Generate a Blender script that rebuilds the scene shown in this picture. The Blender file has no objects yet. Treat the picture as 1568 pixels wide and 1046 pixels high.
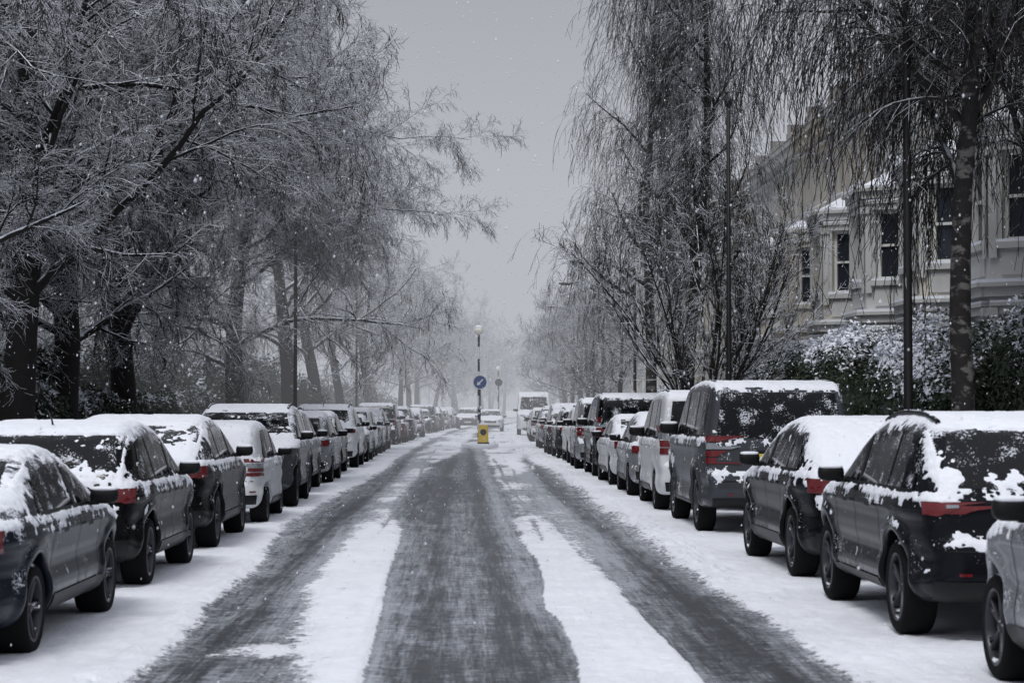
import bpy, math, time
import numpy as np
from math import radians, sin, cos, pi
T0=time.time()
rng=np.random.default_rng(11)
scene=bpy.context.scene
COL=scene.collection
# ------------------------------------------------------------------ helpers
def road_c(y):
    y=np.asarray(y,dtype=float)
    return 1.8e-4*np.clip(y-60,0,None)**2
def norm(v):
    return v/np.maximum(np.linalg.norm(v,axis=-1,keepdims=True),1e-9)
def hash3(ix,iy,iz,s):
    n=(ix*374761393+iy*668265263+iz*1103515245+s*1274126177)&0xffffffff
    n=((n^(n>>13))*1274126177)&0xffffffff
    n=((n^(n>>15))*668265263)&0xffffffff
    n=n^(n>>16)
    return n/4294967295.0*2-1
def vnoise(P,s=0):
    P=np.asarray(P,dtype=float); s=int(s)
    i=np.floor(P).astype(np.int64); f=P-i; f=f*f*(3-2*f)
    out=0
    for dx in (0,1):
        wx=f[...,0] if dx else 1-f[...,0]
        for dy in (0,1):
            wy=f[...,1] if dy else 1-f[...,1]
            for dz in (0,1):
                wz=f[...,2] if dz else 1-f[...,2]
                out=out+wx*wy*wz*hash3(i[...,0]+dx,i[...,1]+dy,i[...,2]+dz,s)
    return out
def fbm(P,s=0,o=3):
    P=np.asarray(P,dtype=float); a=1;t=0;r=0
    for k in range(o):
        r=r+a*vnoise(P*(2**k)+17.3*k,s+k); t+=a; a*=.5
    return r/t
def sstep(a,b,x):
    t=np.clip((x-a)/(b-a),0,1); return t*t*(3-2*t)
def make_mesh(name,V,F,mats=(),midx=None,smooth=True,attrs=None):
    V=np.asarray(V,dtype=np.float32).reshape(-1,3)
    me=bpy.data.meshes.new(name)
    if isinstance(F,np.ndarray): F=[F]
    F=[np.asarray(f,dtype=np.int32) for f in F if len(f)]
    me.vertices.add(len(V)); me.vertices.foreach_set("co",V.ravel())
    nl=sum(f.size for f in F); npoly=sum(len(f) for f in F)
    me.loops.add(nl); me.polygons.add(npoly)
    me.loops.foreach_set("vertex_index",np.concatenate([f.ravel() for f in F]))
    st=[];o=0
    for f in F:
        st.append(o+np.arange(len(f))*f.shape[1]); o+=f.size
    me.polygons.foreach_set("loop_start",np.concatenate(st).astype(np.int32))
    if midx is not None: me.polygons.foreach_set("material_index",np.asarray(midx,dtype=np.int32))
    me.update(calc_edges=True)
    me.polygons.foreach_set("use_smooth",np.full(npoly,smooth,dtype=bool))
    for m in mats: me.materials.append(m)
    if attrs:
        for k,v in attrs.items():
            a=me.attributes.new(k,'FLOAT','POINT'); a.data.foreach_set("value",np.asarray(v,dtype=np.float32))
    return me
def obj(name,me,parent=None,loc=(0,0,0),rot=(0,0,0),sc=(1,1,1)):
    o=bpy.data.objects.new(name,me); COL.objects.link(o)
    o.location=loc; o.rotation_euler=rot; o.scale=sc
    if parent: o.parent=parent
    return o
class MB:
    def __init__(s): s.V=[];s.F={3:[],4:[]};s.n=0
    def add(s,V,F):
        V=np.asarray(V,dtype=float).reshape(-1,3); F=np.asarray(F,dtype=int)
        s.V.append(V); s.F[F.shape[1]].append(F+s.n); s.n+=len(V)
    def mesh(s,name,mat,smooth=True):
        F=[np.concatenate(s.F[k]) for k in (3,4) if s.F[k]]
        return make_mesh(name,np.concatenate(s.V),F,[mat],smooth=smooth)
BOXF=np.array([[0,1,3,2],[4,6,7,5],[0,4,5,1],[2,3,7,6],[0,2,6,4],[1,5,7,3]])
def box(mb,x0,x1,y0,y1,z0,z1):
    V=[(x,y,z) for x in (x0,x1) for y in (y0,y1) for z in (z0,z1)]
    mb.add(V,BOXF)
def tubes(pts,rad,S):
    N,K,_=pts.shape
    T=np.empty_like(pts); T[:,1:-1]=pts[:,2:]-pts[:,:-2]; T[:,0]=pts[:,1]-pts[:,0]; T[:,-1]=pts[:,-1]-pts[:,-2]
    T=norm(T)
    ref=np.tile(np.array([0.03,0.02,1.0]),(N,1))
    vert=np.abs(T[:,0,2])>0.85
    ref[vert]=[1,0.1,0.05]
    A=norm(np.cross(T,ref[:,None,:])); B=np.cross(A,T)
    ang=np.arange(S)/S*2*pi+pi/2
    V=pts[:,:,None,:]+rad[:,:,None,None]*(np.cos(ang)[None,None,:,None]*A[:,:,None,:]+np.sin(ang)[None,None,:,None]*B[:,:,None,:])
    idx=np.arange(N*K*S).reshape(N,K,S)
    a=idx[:,:-1,:]; b=idx[:,1:,:]
    F=np.stack([a,np.roll(a,-1,2),np.roll(b,-1,2),b],-1).reshape(-1,4)
    return V.reshape(-1,3),F
def lathe(mb,prof,S=24,axis='z',center=(0,0,0)):
    prof=np.array(prof,float); K=len(prof); a=np.arange(S)/S*2*pi
    r=prof[:,0][:,None]; h=np.repeat(prof[:,1][:,None],S,1)
    if axis=='z': V=np.stack([r*np.cos(a),r*np.sin(a),h],-1)
    elif axis=='x': V=np.stack([h,r*np.cos(a),r*np.sin(a)],-1)
    else: V=np.stack([r*np.cos(a),h,r*np.sin(a)],-1)
    V=V.reshape(-1,3)+np.array(center)
    i=np.arange(K*S).reshape(K,S); A=i[:-1];B=i[1:]
    F=np.stack([A,np.roll(A,-1,1),np.roll(B,-1,1),B],-1).reshape(-1,4)
    mb.add(V,F)
# ------------------------------------------------------------------ materials
class NT:
    def __init__(s,m):
        m.use_nodes=True; s.t=m.node_tree; s.t.nodes.clear(); s.m=m
        s.out=s.t.nodes.new('ShaderNodeOutputMaterial')
    def set(s,inp,v):
        if hasattr(v,'is_output') : s.t.links.new(v,inp)
        elif isinstance(v,(tuple,list)) and len(v)==3 and inp.type=='RGBA': inp.default_value=(*v,1)
        else: inp.default_value=v
    def math(s,op,a,b=0.0,c=None,clamp=False):
        nd=s.t.nodes.new('ShaderNodeMath'); nd.operation=op; nd.use_clamp=clamp
        s.set(nd.inputs[0],a); s.set(nd.inputs[1],b)
        if c is not None: s.set(nd.inputs[2],c)
        return nd.outputs[0]
    def ramp(s,v,a,b,lo=0.0,hi=1.0):
        nd=s.t.nodes.new('ShaderNodeMapRange'); nd.interpolation_type='SMOOTHSTEP'
        s.set(nd.inputs[0],v); nd.inputs[1].default_value=a; nd.inputs[2].default_value=b
        nd.inputs[3].default_value=lo; nd.inputs[4].default_value=hi
        return nd.outputs[0]
    def noise(s,scale,det=3,vec=None,rough=.55):
        nd=s.t.nodes.new('ShaderNodeTexNoise'); nd.inputs['Scale'].default_value=scale
        nd.inputs['Detail'].default_value=det; nd.inputs['Roughness'].default_value=rough
        if vec is not None: s.t.links.new(vec,nd.inputs['Vector'])
        return nd.outputs['Fac']
    def mix(s,f,a,b):
        nd=s.t.nodes.new('ShaderNodeMix'); nd.data_type='RGBA'
        s.set(nd.inputs[0],f); s.set(nd.inputs[6],a); s.set(nd.inputs[7],b)
        return nd.outputs[2]
    def mixf(s,f,a,b):
        nd=s.t.nodes.new('ShaderNodeMix'); nd.data_type='FLOAT'
        s.set(nd.inputs[0],f); s.set(nd.inputs[2],a); s.set(nd.inputs[3],b)
        return nd.outputs[0]
    def obco(s,scale=None):
        c=s.t.nodes.new('ShaderNodeTexCoord').outputs['Object']
        if scale:
            mp=s.t.nodes.new('ShaderNodeMapping'); s.t.links.new(c,mp.inputs[0]); mp.inputs['Scale'].default_value=scale; return mp.outputs[0]
        return c
    def wco(s,scale=None):
        c=s.t.nodes.new('ShaderNodeNewGeometry').outputs['Position']
        if scale:
            mp=s.t.nodes.new('ShaderNodeMapping'); s.t.links.new(c,mp.inputs[0]); mp.inputs['Scale'].default_value=scale; return mp.outputs[0]
        return c
    def nz(s):
        g=s.t.nodes.new('ShaderNodeNewGeometry'); sp=s.t.nodes.new('ShaderNodeSeparateXYZ')
        s.t.links.new(g.outputs['Normal'],sp.inputs[0]); return sp.outputs[2]
    def attr(s,name):
        a=s.t.nodes.new('ShaderNodeAttribute'); a.attribute_name=name; return a.outputs['Fac']
    def bump(s,h,st=.3,dist=.01):
        b=s.t.nodes.new('ShaderNodeBump'); s.set(b.inputs['Height'],h); b.inputs['Strength'].default_value=st; b.inputs['Distance'].default_value=dist
        return b.outputs[0]
    def pbsdf(s,col,rough=.5,metal=0.0,spec=.5,normal=None,coat=0.0):
        p=s.t.nodes.new('ShaderNodeBsdfPrincipled')
        s.set(p.inputs['Base Color'],col); s.set(p.inputs['Roughness'],rough); s.set(p.inputs['Metallic'],metal)
        s.set(p.inputs['Specular IOR Level'],spec)
        if coat: p.inputs['Coat Weight'].default_value=coat; p.inputs['Coat Roughness'].default_value=.08
        if normal is not None: s.t.links.new(normal,p.inputs['Normal'])
        s.t.links.new(p.outputs[0],s.out.inputs[0]); return p
SNOW=(.80,.83,.90)
def newm(name):
    return NT(bpy.data.materials.new(name))
def m_snow():
    t=newm('snow'); c=t.wco()
    h=t.math('ADD',t.noise(7,4,c),t.math('MULTIPLY',t.noise(60,3,c),.35))
    col=t.mix(t.noise(1.3,3,c),(.78,.81,.88),(.88,.90,.95))
    t.pbsdf(col,.65,spec=.2,normal=t.bump(h,.6,.03)); return t.m
def m_simple(name,col,rough=.5,metal=0,spec=.5,snow=0.0,coat=0,var=.25,scale=9):
    t=newm(name); c=t.wco(); n=t.noise(scale,4,c)
    dark=tuple(x*(1-var) for x in col); lite=tuple(min(1,x*(1+var)) for x in col)
    cc=t.mix(n,dark,lite); r=rough
    if snow>0:
        v=t.math('ADD',t.nz(),t.math('MULTIPLY',t.math('SUBTRACT',t.noise(14,4,c),.5),1.6))
        f=t.ramp(v,1.0-snow,1.15-snow); cc=t.mix(f,cc,SNOW); r=t.mixf(f,rough,.7)
        if metal: metal=t.mixf(f,metal,0.0)
    t.pbsdf(cc,r,metal,spec,coat=coat); return t.m
def m_paint(name,col,metal=.25):
    t=newm(name); c=t.obco()
    sp=t.t.nodes.new('ShaderNodeSeparateXYZ'); t.t.links.new(c,sp.inputs[0])
    n=t.noise(4,5,c); n2=t.noise(60,3,c,.7)
    low=t.ramp(sp.outputs[2],.2,.55,1,0)
    grime=t.math('MULTIPLY',low,t.ramp(n,.4,.75),clamp=True)
    cc=t.mix(t.math('MULTIPLY',grime,.15),col,(.08,.08,.09))
    v=t.math('ADD',t.math('MULTIPLY',t.nz(),.14),t.math('ADD',t.math('MULTIPLY',n,.55),t.math('MULTIPLY',n2,.5)))
    f=t.ramp(v,.64,.69)
    f=t.math('MULTIPLY',f,.9)
    cc=t.mix(f,cc,SNOW)
    t.pbsdf(cc,t.mixf(t.math('MAXIMUM',f,grime),.22,.7),t.mixf(f,metal,0.0),.12); return t.m
def m_glass():
    t=newm('car_glass'); c=t.obco(); n=t.noise(6,4,c); n2=t.noise(60,2,c,.7)
    f=t.ramp(t.math('ADD',t.math('MULTIPLY',n,.55),t.math('MULTIPLY',n2,.5)),.585,.64,0,.7)
    cc=t.mix(f,(.003,.004,.005),SNOW)
    t.pbsdf(cc,t.mixf(f,.06,.6),0,.30); return t.m
def m_bark(name,col,snowamt,birch=False,th=.15):
    t=newm(name); c=t.wco(); n=t.noise(12,3,c)
    cc=t.mix(n,tuple(x*.6 for x in col),tuple(x*1.5 for x in col))
    if birch:
        n3=t.noise(3,4,t.wco((1.4,1.4,2.4)),.65)
        cc=t.mix(t.ramp(n3,.52,.62),cc,(.13,.125,.12))
    v=t.math('ADD',t.nz(),t.math('MULTIPLY',t.math('SUBTRACT',t.noise(5,3,c),.5),1.5))
    f=t.ramp(v,th,th+.3); f=t.math('MULTIPLY',f,snowamt)
    cc=t.mix(f,cc,SNOW)
    t.pbsdf(cc,.85,spec=.2); return t.m
def m_road():
    t=newm('road_asphalt_slush'); s=t.attr('snow'); g=t.attr('slush')
    w=t.wco()
    fine=t.noise(38,4,w,.7); mid=t.noise(9,4,w,.6); st=t.noise(1,4,t.wco((16,.45,1)),.65); st2=t.noise(1,3,t.wco((60,2.0,1)),.6)
    lug=t.noise(1,3,t.wco((7,16,1)),.6); crumb=t.noise(16,3,t.wco((1,.6,1)),.6); big=t.noise(2.2,4,t.wco((1,.5,1)),.6)
    v=t.math('ADD',s,t.math('MULTIPLY',t.math('SUBTRACT',mid,.5),.6))
    v=t.math('ADD',v,t.math('MULTIPLY',t.math('SUBTRACT',fine,.5),.85))
    v=t.math('ADD',v,t.math('MULTIPLY',t.math('SUBTRACT',crumb,.5),.8))
    v=t.math('ADD',v,t.math('MULTIPLY',t.math('SUBTRACT',big,.5),.6))
    f=t.ramp(v,.42,.66)
    gv=t.math('ADD',g,t.math('MULTIPLY',t.math('SUBTRACT',st,.5),1.3))
    gv=t.math('ADD',gv,t.math('MULTIPLY',t.math('SUBTRACT',st2,.5),.7))
    gv=t.math('ADD',gv,t.math('MULTIPLY',t.math('SUBTRACT',fine,.5),1.4))
    gv=t.math('ADD',gv,t.math('MULTIPLY',t.math('SUBTRACT',lug,.5),1.3))
    gv=t.math('ADD',gv,t.math('MULTIPLY',t.math('SUBTRACT',big,.5),.9))
    gf=t.ramp(gv,.08,1.1)
    asp=t.mix(fine,(.011,.013,.016),(.042,.046,.053))
    slu=t.mix(mid,(.25,.27,.30),(.50,.53,.58))
    cc=t.mix(gf,asp,slu)
    sn=t.mix(t.math('MULTIPLY',t.math('ADD',mid,big),.5),(.72,.75,.82),(.90,.92,.96))
    cc=t.mix(f,cc,sn)
    rr=t.mixf(f,t.mixf(gf,.38,.7),.7)
    h=t.math('ADD',t.math('MULTIPLY',gf,.6),t.math('ADD',t.math('MULTIPLY',f,1.4),t.math('MULTIPLY',fine,.6)))
    t.pbsdf(cc,rr,0,.25,normal=t.bump(h,.7,.014)); return t.m
def m_wall():
    t=newm('painted_stucco'); w=t.wco()
    oi=t.t.nodes.new('ShaderNodeObjectInfo')
    a=t.mix(t.ramp(oi.outputs['Random'],.55,.65),(.55,.55,.54),(.53,.49,.41))
    n=t.noise(1.2,5,t.wco((1,1,.4))); n2=t.noise(20,3,w)
    cc=t.mix(t.ramp(n,.45,.8,0,.5),a,(.22,.21,.20))
    cc=t.mix(t.math('MULTIPLY',n2,.15),cc,(.18,.175,.17))
    t.pbsdf(cc,.85,spec=.2,normal=t.bump(n2,.3,.01)); return t.m
def m_brick():
    t=newm('brick'); w=t.wco(); sp=t.t.nodes.new('ShaderNodeSeparateXYZ'); t.t.links.new(w,sp.inputs[0])
    cb=t.t.nodes.new('ShaderNodeCombineXYZ'); t.t.links.new(t.math('ADD',sp.outputs[0],sp.outputs[1]),cb.inputs[0]); t.t.links.new(sp.outputs[2],cb.inputs[1])
    b=t.t.nodes.new('ShaderNodeTexBrick'); t.t.links.new(cb.outputs[0],b.inputs[0]); b.inputs['Scale'].default_value=1
    b.inputs['Brick Width'].default_value=.225; b.inputs['Row Height'].default_value=.075; b.inputs['Mortar Size'].default_value=.008
    b.inputs['Color1'].default_value=(.14,.12,.10,1); b.inputs['Color2'].default_value=(.20,.17,.14,1); b.inputs['Mortar'].default_value=(.18,.17,.17,1)
    t.pbsdf(b.outputs[0],.9,spec=.2); return t.m
def m_leaf():
    t=newm('hedge_leaves'); w=t.wco(); a=t.attr('snow')
    cc=t.mix(t.noise(8,3,w),(.012,.020,.011),(.045,.060,.036))
    v=t.math('ADD',a,t.math('MULTIPLY',t.math('SUBTRACT',t.noise(9,3,w),.5),.9))
    cc=t.mix(t.ramp(v,.62,.82),cc,SNOW)
    t.pbsdf(cc,.7,spec=.3); return t.m
M_snow=m_snow(); M_road=m_road(); M_glass=m_glass(); M_leaf=m_leaf(); M_wall=m_wall(); M_brick=m_brick()
M_bark=m_bark('bark_frosted',(.018,.016,.016),.97,th=.32)
M_twig=m_bark('twig_frosted',(.019,.017,.018),.97,th=.31)
M_birch=m_bark('birch_bark',(.020,.018,.018),.5,birch=True,th=.55)
M_birchtwig=m_bark('birch_twigs',(.022,.020,.020),.7,th=.4)
M_black=m_simple('black_trim',(.007,.007,.008),.45,snow=.12,spec=.22)
M_tyre=m_simple('tyre_rubber',(.009,.009,.010),.9,spec=.10,snow=.10,scale=30)
M_rim=m_simple('alloy_rim',(.05,.053,.06),.4,.6,snow=.08)
M_iron=m_simple('painted_iron',(.009,.009,.010),.5,snow=.1,spec=.3)
M_red=m_simple('red_lens',(.12,.006,.008),.2,coat=.3,var=.6,scale=30)
M_clear=m_simple('clear_lens',(.30,.32,.35),.12,.5,coat=.5,scale=40)
M_plate=m_simple('yellow_plate',(.55,.42,.06),.5)
M_platew=m_simple('white_plate',(.6,.6,.58),.5)
M_white=m_simple('white_paint',(.72,.73,.75),.5,var=.05)
M_frame=m_simple('window_frame',(.62,.62,.6),.5,var=.1)
M_wglass=m_simple('window_glass',(.02,.025,.033),.05,var=.5,scale=.8)
M_slate=m_simple('roof_slate',(.07,.07,.08),.7,snow=.9,scale=3)
M_blue=m_simple('blue_sign',(.01,.05,.20),.35,var=.08)
M_yel=m_simple('yellow_plastic',(.70,.48,.03),.4,var=.1)
M_globe=m_simple('white_globe',(.88,.87,.78),.3,var=.03)
M_curb=m_simple('kerb_stone',(.25,.25,.26),.8,snow=.8)
PAINTS={k:m_paint('paint_'+k,c,mt) for k,c,mt in [('navy',(.006,.010,.018),.1),('black',(.003,.003,.004),.0),('graphite',(.009,.010,.013),.2),
  ('silver',(.30,.31,.33),.5),('white',(.62,.63,.65),0),('grey',(.060,.064,.072),.3),('red',(.09,.010,.012),.1)]}
# ------------------------------------------------------------------ cars
def chaikin(P,n=2):
    P=np.array(P,float)
    for _ in range(n):
        Q=np.roll(P,-1,0); P=np.stack([P*.78+Q*.22,P*.22+Q*.78],1).reshape(-1,2)
    return P
def poly_sdf(poly,Y,Z):
    A=poly;B=np.roll(poly,-1,0); d=np.full(Y.shape,1e9); ins=np.zeros(Y.shape,bool)
    for (ay,az),(by,bz) in zip(A,B):
        ey,ez=by-ay,bz-az; wy,wz=Y-ay,Z-az
        t=np.clip((wy*ey+wz*ez)/(ey*ey+ez*ez+1e-12),0,1)
        d=np.minimum(d,(wy-ey*t)**2+(wz-ez*t)**2)
        c=((az>Z)!=(bz>Z)); 
        with np.errstate(divide='ignore',invalid='ignore'):
            xi=(by-ay)*(Z-az)/(bz-az if bz!=az else 1e-9)+ay
        ins^=c&(Y<xi)
    d=np.sqrt(d); return np.where(ins,-d,d)
def smax(a,b,k):
    h=np.clip(k-np.abs(a-b),0,None)/k; return np.maximum(a,b)+h*h*k*.25
TYPES={
 'hatch':dict(p=[(.10,.28),(0,.40),(0,.60),(.07,.68),(.10,.92),(.28,1.18),(.46,1.38),(.85,1.45),(1.6,1.48),(2.2,1.41),(2.95,1.01),(3.6,.89),(3.95,.76),(4.10,.55),(4.05,.30),(3.9,.2),(.3,.2)],hw=.88,belt=.93,tb=.30,w=(.75,3.30),rw=.31,rg=(1.00,1.34),k=.17,fg=(1.05,1.36)),
 'mini':dict(p=[(.08,.28),(0,.38),(0,.56),(.05,.64),(.05,.95),(.14,1.25),(.26,1.46),(.6,1.54),(1.4,1.56),(1.95,1.48),(2.6,1.06),(3.1,.95),(3.42,.80),(3.55,.55),(3.5,.30),(3.35,.2),(.3,.2)],hw=.80,belt=.98,tb=.22,w=(.58,2.88),rw=.29,rg=(1.04,1.42),k=.16,fg=(1.1,1.44)),
 'saloon':dict(p=[(.08,.3),(0,.42),(0,.66),(.06,.92),(.16,1.02),(.75,1.07),(1.4,1.34),(1.9,1.42),(2.6,1.39),(3.4,.99),(4.1,.87),(4.45,.72),(4.6,.5),(4.55,.28),(4.3,.2),(.3,.2)],hw=.90,belt=.93,tb=.34,w=(.95,3.70),rw=.32,rg=(1.10,1.32),k=.17,fg=(1.05,1.32)),
 'fastback':dict(p=[(.10,.3),(0,.42),(0,.62),(.06,.74),(.04,.98),(.14,1.04),(.62,1.30),(1.1,1.43),(1.75,1.47),(2.4,1.40),(3.2,1.01),(3.9,.89),(4.3,.76),(4.45,.55),(4.4,.30),(4.2,.2),(.3,.2)],hw=.91,belt=.96,tb=.34,w=(.85,3.55),rw=.335,rg=(1.06,1.34),k=.17,fg=(1.06,1.36)),
 'suv':dict(p=[(.1,.32),(0,.45),(0,.68),(.08,.76),(.1,1.02),(.36,1.35),(.52,1.53),(1.0,1.60),(1.8,1.61),(2.4,1.53),(3.1,1.1),(3.9,.99),(4.25,.86),(4.38,.6),(4.33,.35),(4.1,.25),(.3,.25)],hw=.92,belt=1.03,tb=.28,w=(.85,3.52),rw=.35,rg=(1.09,1.47),k=.17,fg=(1.15,1.48)),
 'offroad':dict(p=[(.08,.38),(0,.5),(0,.72),(.05,.78),(.07,1.15),(.17,1.74),(.3,1.86),(1.5,1.90),(2.7,1.86),(3.0,1.78),(3.5,1.25),(4.5,1.13),(4.75,1.0),(4.85,.7),(4.8,.4),(4.6,.3),(.3,.3)],hw=.96,belt=1.18,tb=.17,w=(.95,3.83),rw=.385,rg=(1.20,1.74),k=.09,fg=(1.3,1.72)),
 'mpv':dict(p=[(.08,.3),(0,.42),(0,.66),(.06,.74),(.08,1.05),(.18,1.62),(.34,1.77),(1.0,1.82),(2.4,1.79),(2.9,1.66),(3.7,1.12),(4.2,.95),(4.4,.8),(4.5,.55),(4.45,.3),(4.2,.22),(.3,.22)],hw=.91,belt=1.08,tb=.17,w=(.80,3.62),rw=.33,rg=(1.12,1.66),k=.12,fg=(1.2,1.64)),
 'van':dict(p=[(.05,.38),(0,.45),(0,.6),(.04,2.3),(.12,2.45),(3.2,2.50),(3.7,2.35),(4.3,1.4),(4.8,1.15),(4.98,.9),(5,.5),(4.9,.32),(.3,.32)],hw=.99,belt=1.35,tb=.06,w=(.95,4.05),rw=.35,rg=(1.40,2.05),k=.12,fg=(1.5,2.2)),
}
def car_sdf(T):
    poly=chaikin(T['p'],2); L=max(p[0] for p in T['p']); H=max(p[1] for p in T['p'])
    gy=np.arange(-.5,L+.5,.01); gz=np.arange(-.3,H+.5,.01)
    Y,Z=np.meshgrid(gy,gz,indexing='ij'); G=poly_sdf(poly,Y,Z)
    hw,belt,tb=T['hw'],T['belt'],T['tb']; w0,w1=T['w']; rw=T['rw']
    def samp(y,z):
        a=np.clip((y+.5)/.01,0,len(gy)-1.001); b=np.clip((z+.3)/.01,0,len(gz)-1.001)
        i=a.astype(int);j=b.astype(int);fa=a-i;fb=b-j
        return (G[i,j]*(1-fa)*(1-fb)+G[i+1,j]*fa*(1-fb)+G[i,j+1]*(1-fa)*fb+G[i+1,j+1]*fa*fb)
    rt,ft=(.15,.26) if tb>.18 else (.07,.2)
    def W(y,z):
        w=hw-rt*np.clip((.85-y)/.85,0,1)**2.2-ft*np.clip((y-(L-1.0))/1.0,0,1)**2.2
        w=w-tb*np.clip(z-belt,0,None)-.030*sstep(belt-.05,belt+.03,z)
        w=w-.16*np.clip(.42-z,0,None)-.022*np.exp(-((z-.58)/.09)**2)+.014*np.exp(-((z-belt+.12)/.05)**2)
        for yw in (w0,w1):
            r=np.hypot(y-yw,z-rw)
            w=w+.025*np.exp(-((r-rw-.09)/.07)**2)*(z<belt)
        return w
    def f(P):
        x,y,z=P[...,0],P[...,1],P[...,2]; ax=np.abs(x)
        d=smax(samp(y,z),(ax-W(y,z))*.96,T['k'])
        for yw in (w0,w1):
            dc=np.hypot(y-yw,z-rw)-(rw+.055)
            cav=np.maximum(dc,(hw-.30)-ax); d=smax(d,-cav,.015)
        return d
    return f,W,L,H,poly
def grad(f,P,e=.004):
    g=np.empty_like(P)
    for i in range(3):
        d=np.zeros(3);d[i]=e; g[...,i]=f(P+d)-f(P-d)
    return g/(2*e)
def surface_nets(f,lo,hi,h):
    ax=[np.arange(lo[i],hi[i]+h,h) for i in range(3)]
    G=f(np.stack(np.meshgrid(*ax,indexing='ij'),-1)); s=G<0
    nx,ny,nz=[n-1 for n in G.shape]
    cnt=np.zeros((nx,ny,nz)); pos=np.zeros((nx,ny,nz,3))
    C=[(a,b,c) for a in (0,1) for b in (0,1) for c in (0,1)]
    sl=lambda c:(slice(c[0],c[0]+nx),slice(c[1],c[1]+ny),slice(c[2],c[2]+nz))
    for a in C:
        for k in range(3):
            if a[k]==0:
                b=list(a);b[k]=1
                va,vb=G[sl(a)],G[sl(b)]; m=(va<0)!=(vb<0)
                if not m.any(): continue
                t=va[m]/(va[m]-vb[m]); p=np.tile(np.array(a,float),(len(t),1)); p[:,k]+=t
                pos[m]+=p; cnt[m]+=1
    act=cnt>0; idx=np.full(act.shape,-1); idx[act]=np.arange(act.sum())
    ii=np.argwhere(act); V=np.array(lo)+h*(ii+pos[act]/cnt[act][:,None])
    Q=[]
    for k in range(3):
        u,v=(k+1)%3,(k+2)%3
        a=[slice(1,-1)]*3;b=[slice(1,-1)]*3
        a[k]=slice(0,-1);b[k]=slice(1,None)
        sa,sb=s[tuple(a)],s[tuple(b)]
        m=np.argwhere(sa!=sb); off=np.array([1,1,1]);off[k]=0; ss=sa[sa!=sb]
        m=m+off
        def cell(du,dv):
            c=m.copy(); c[:,u]+=du; c[:,v]+=dv; return idx[c[:,0],c[:,1],c[:,2]]
        q=np.stack([cell(-1,-1),cell(0,-1),cell(0,0),cell(-1,0)],1)
        q[~ss]=q[~ss][:,::-1]; Q.append(q)
    Q=np.concatenate(Q); Q=Q[(Q>=0).all(1)]
    for _ in range(2):
        g=grad(f,V); v=f(V); V=V-g*(v/np.maximum((g*g).sum(1),.2))[:,None]*.95
    return V,Q,norm(grad(f,V))
WHEELS={}
def wheel_parts():
    if WHEELS: return WHEELS
    ty=MB(); lathe(ty,[(.70,.105),(.90,.115),(.975,.095),(1.0,.06),(1.0,-.06),(.975,-.095),(.90,-.115),(.70,-.105)],36,'x')
    ri=MB(); lathe(ri,[(.72,.108),(.69,.112),(.66,.10),(.64,.03),(.64,-.09)],36,'x')
    for i in range(5):
        a=i*2*pi/5
        for da in (-.14,.14):
            r=np.linspace(.08,.67,4); w=np.array([.05,.04,.035,.05])
            V=[];
            for rr,ww in zip(r,w):
                ang=a+da*(rr/.67)
                c,s_=cos(ang),sin(ang)
                for dx,dw in ((.07,-ww),(.07,ww),(.03,ww),(.03,-ww)):
                    V.append((dx+.025*(rr/.67),rr*c-dw*s_,rr*s_+dw*c))
            F=[]
            for k in range(3):
                for q in range(4):
                    F.append((k*4+q,k*4+(q+1)%4,k*4+4+(q+1)%4,k*4+4+q))
            ri.add(V,F)
    lathe(ri,[(.0,.085),(.09,.085),(.12,.07),(.12,.02)],16,'x')
    dk=MB(); lathe(dk,[(.0,-.02),(.5,-.02),(.5,.0),(.45,.01),(.0,.01)],24,'x'); 
    WHEELS['t']=ty.mesh('tyre',M_tyre); WHEELS['r']=ri.mesh('rim',M_rim); WHEELS['d']=dk.mesh('brake_disc',M_black)
    return WHEELS
SDFC={}; BODYC={}
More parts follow.
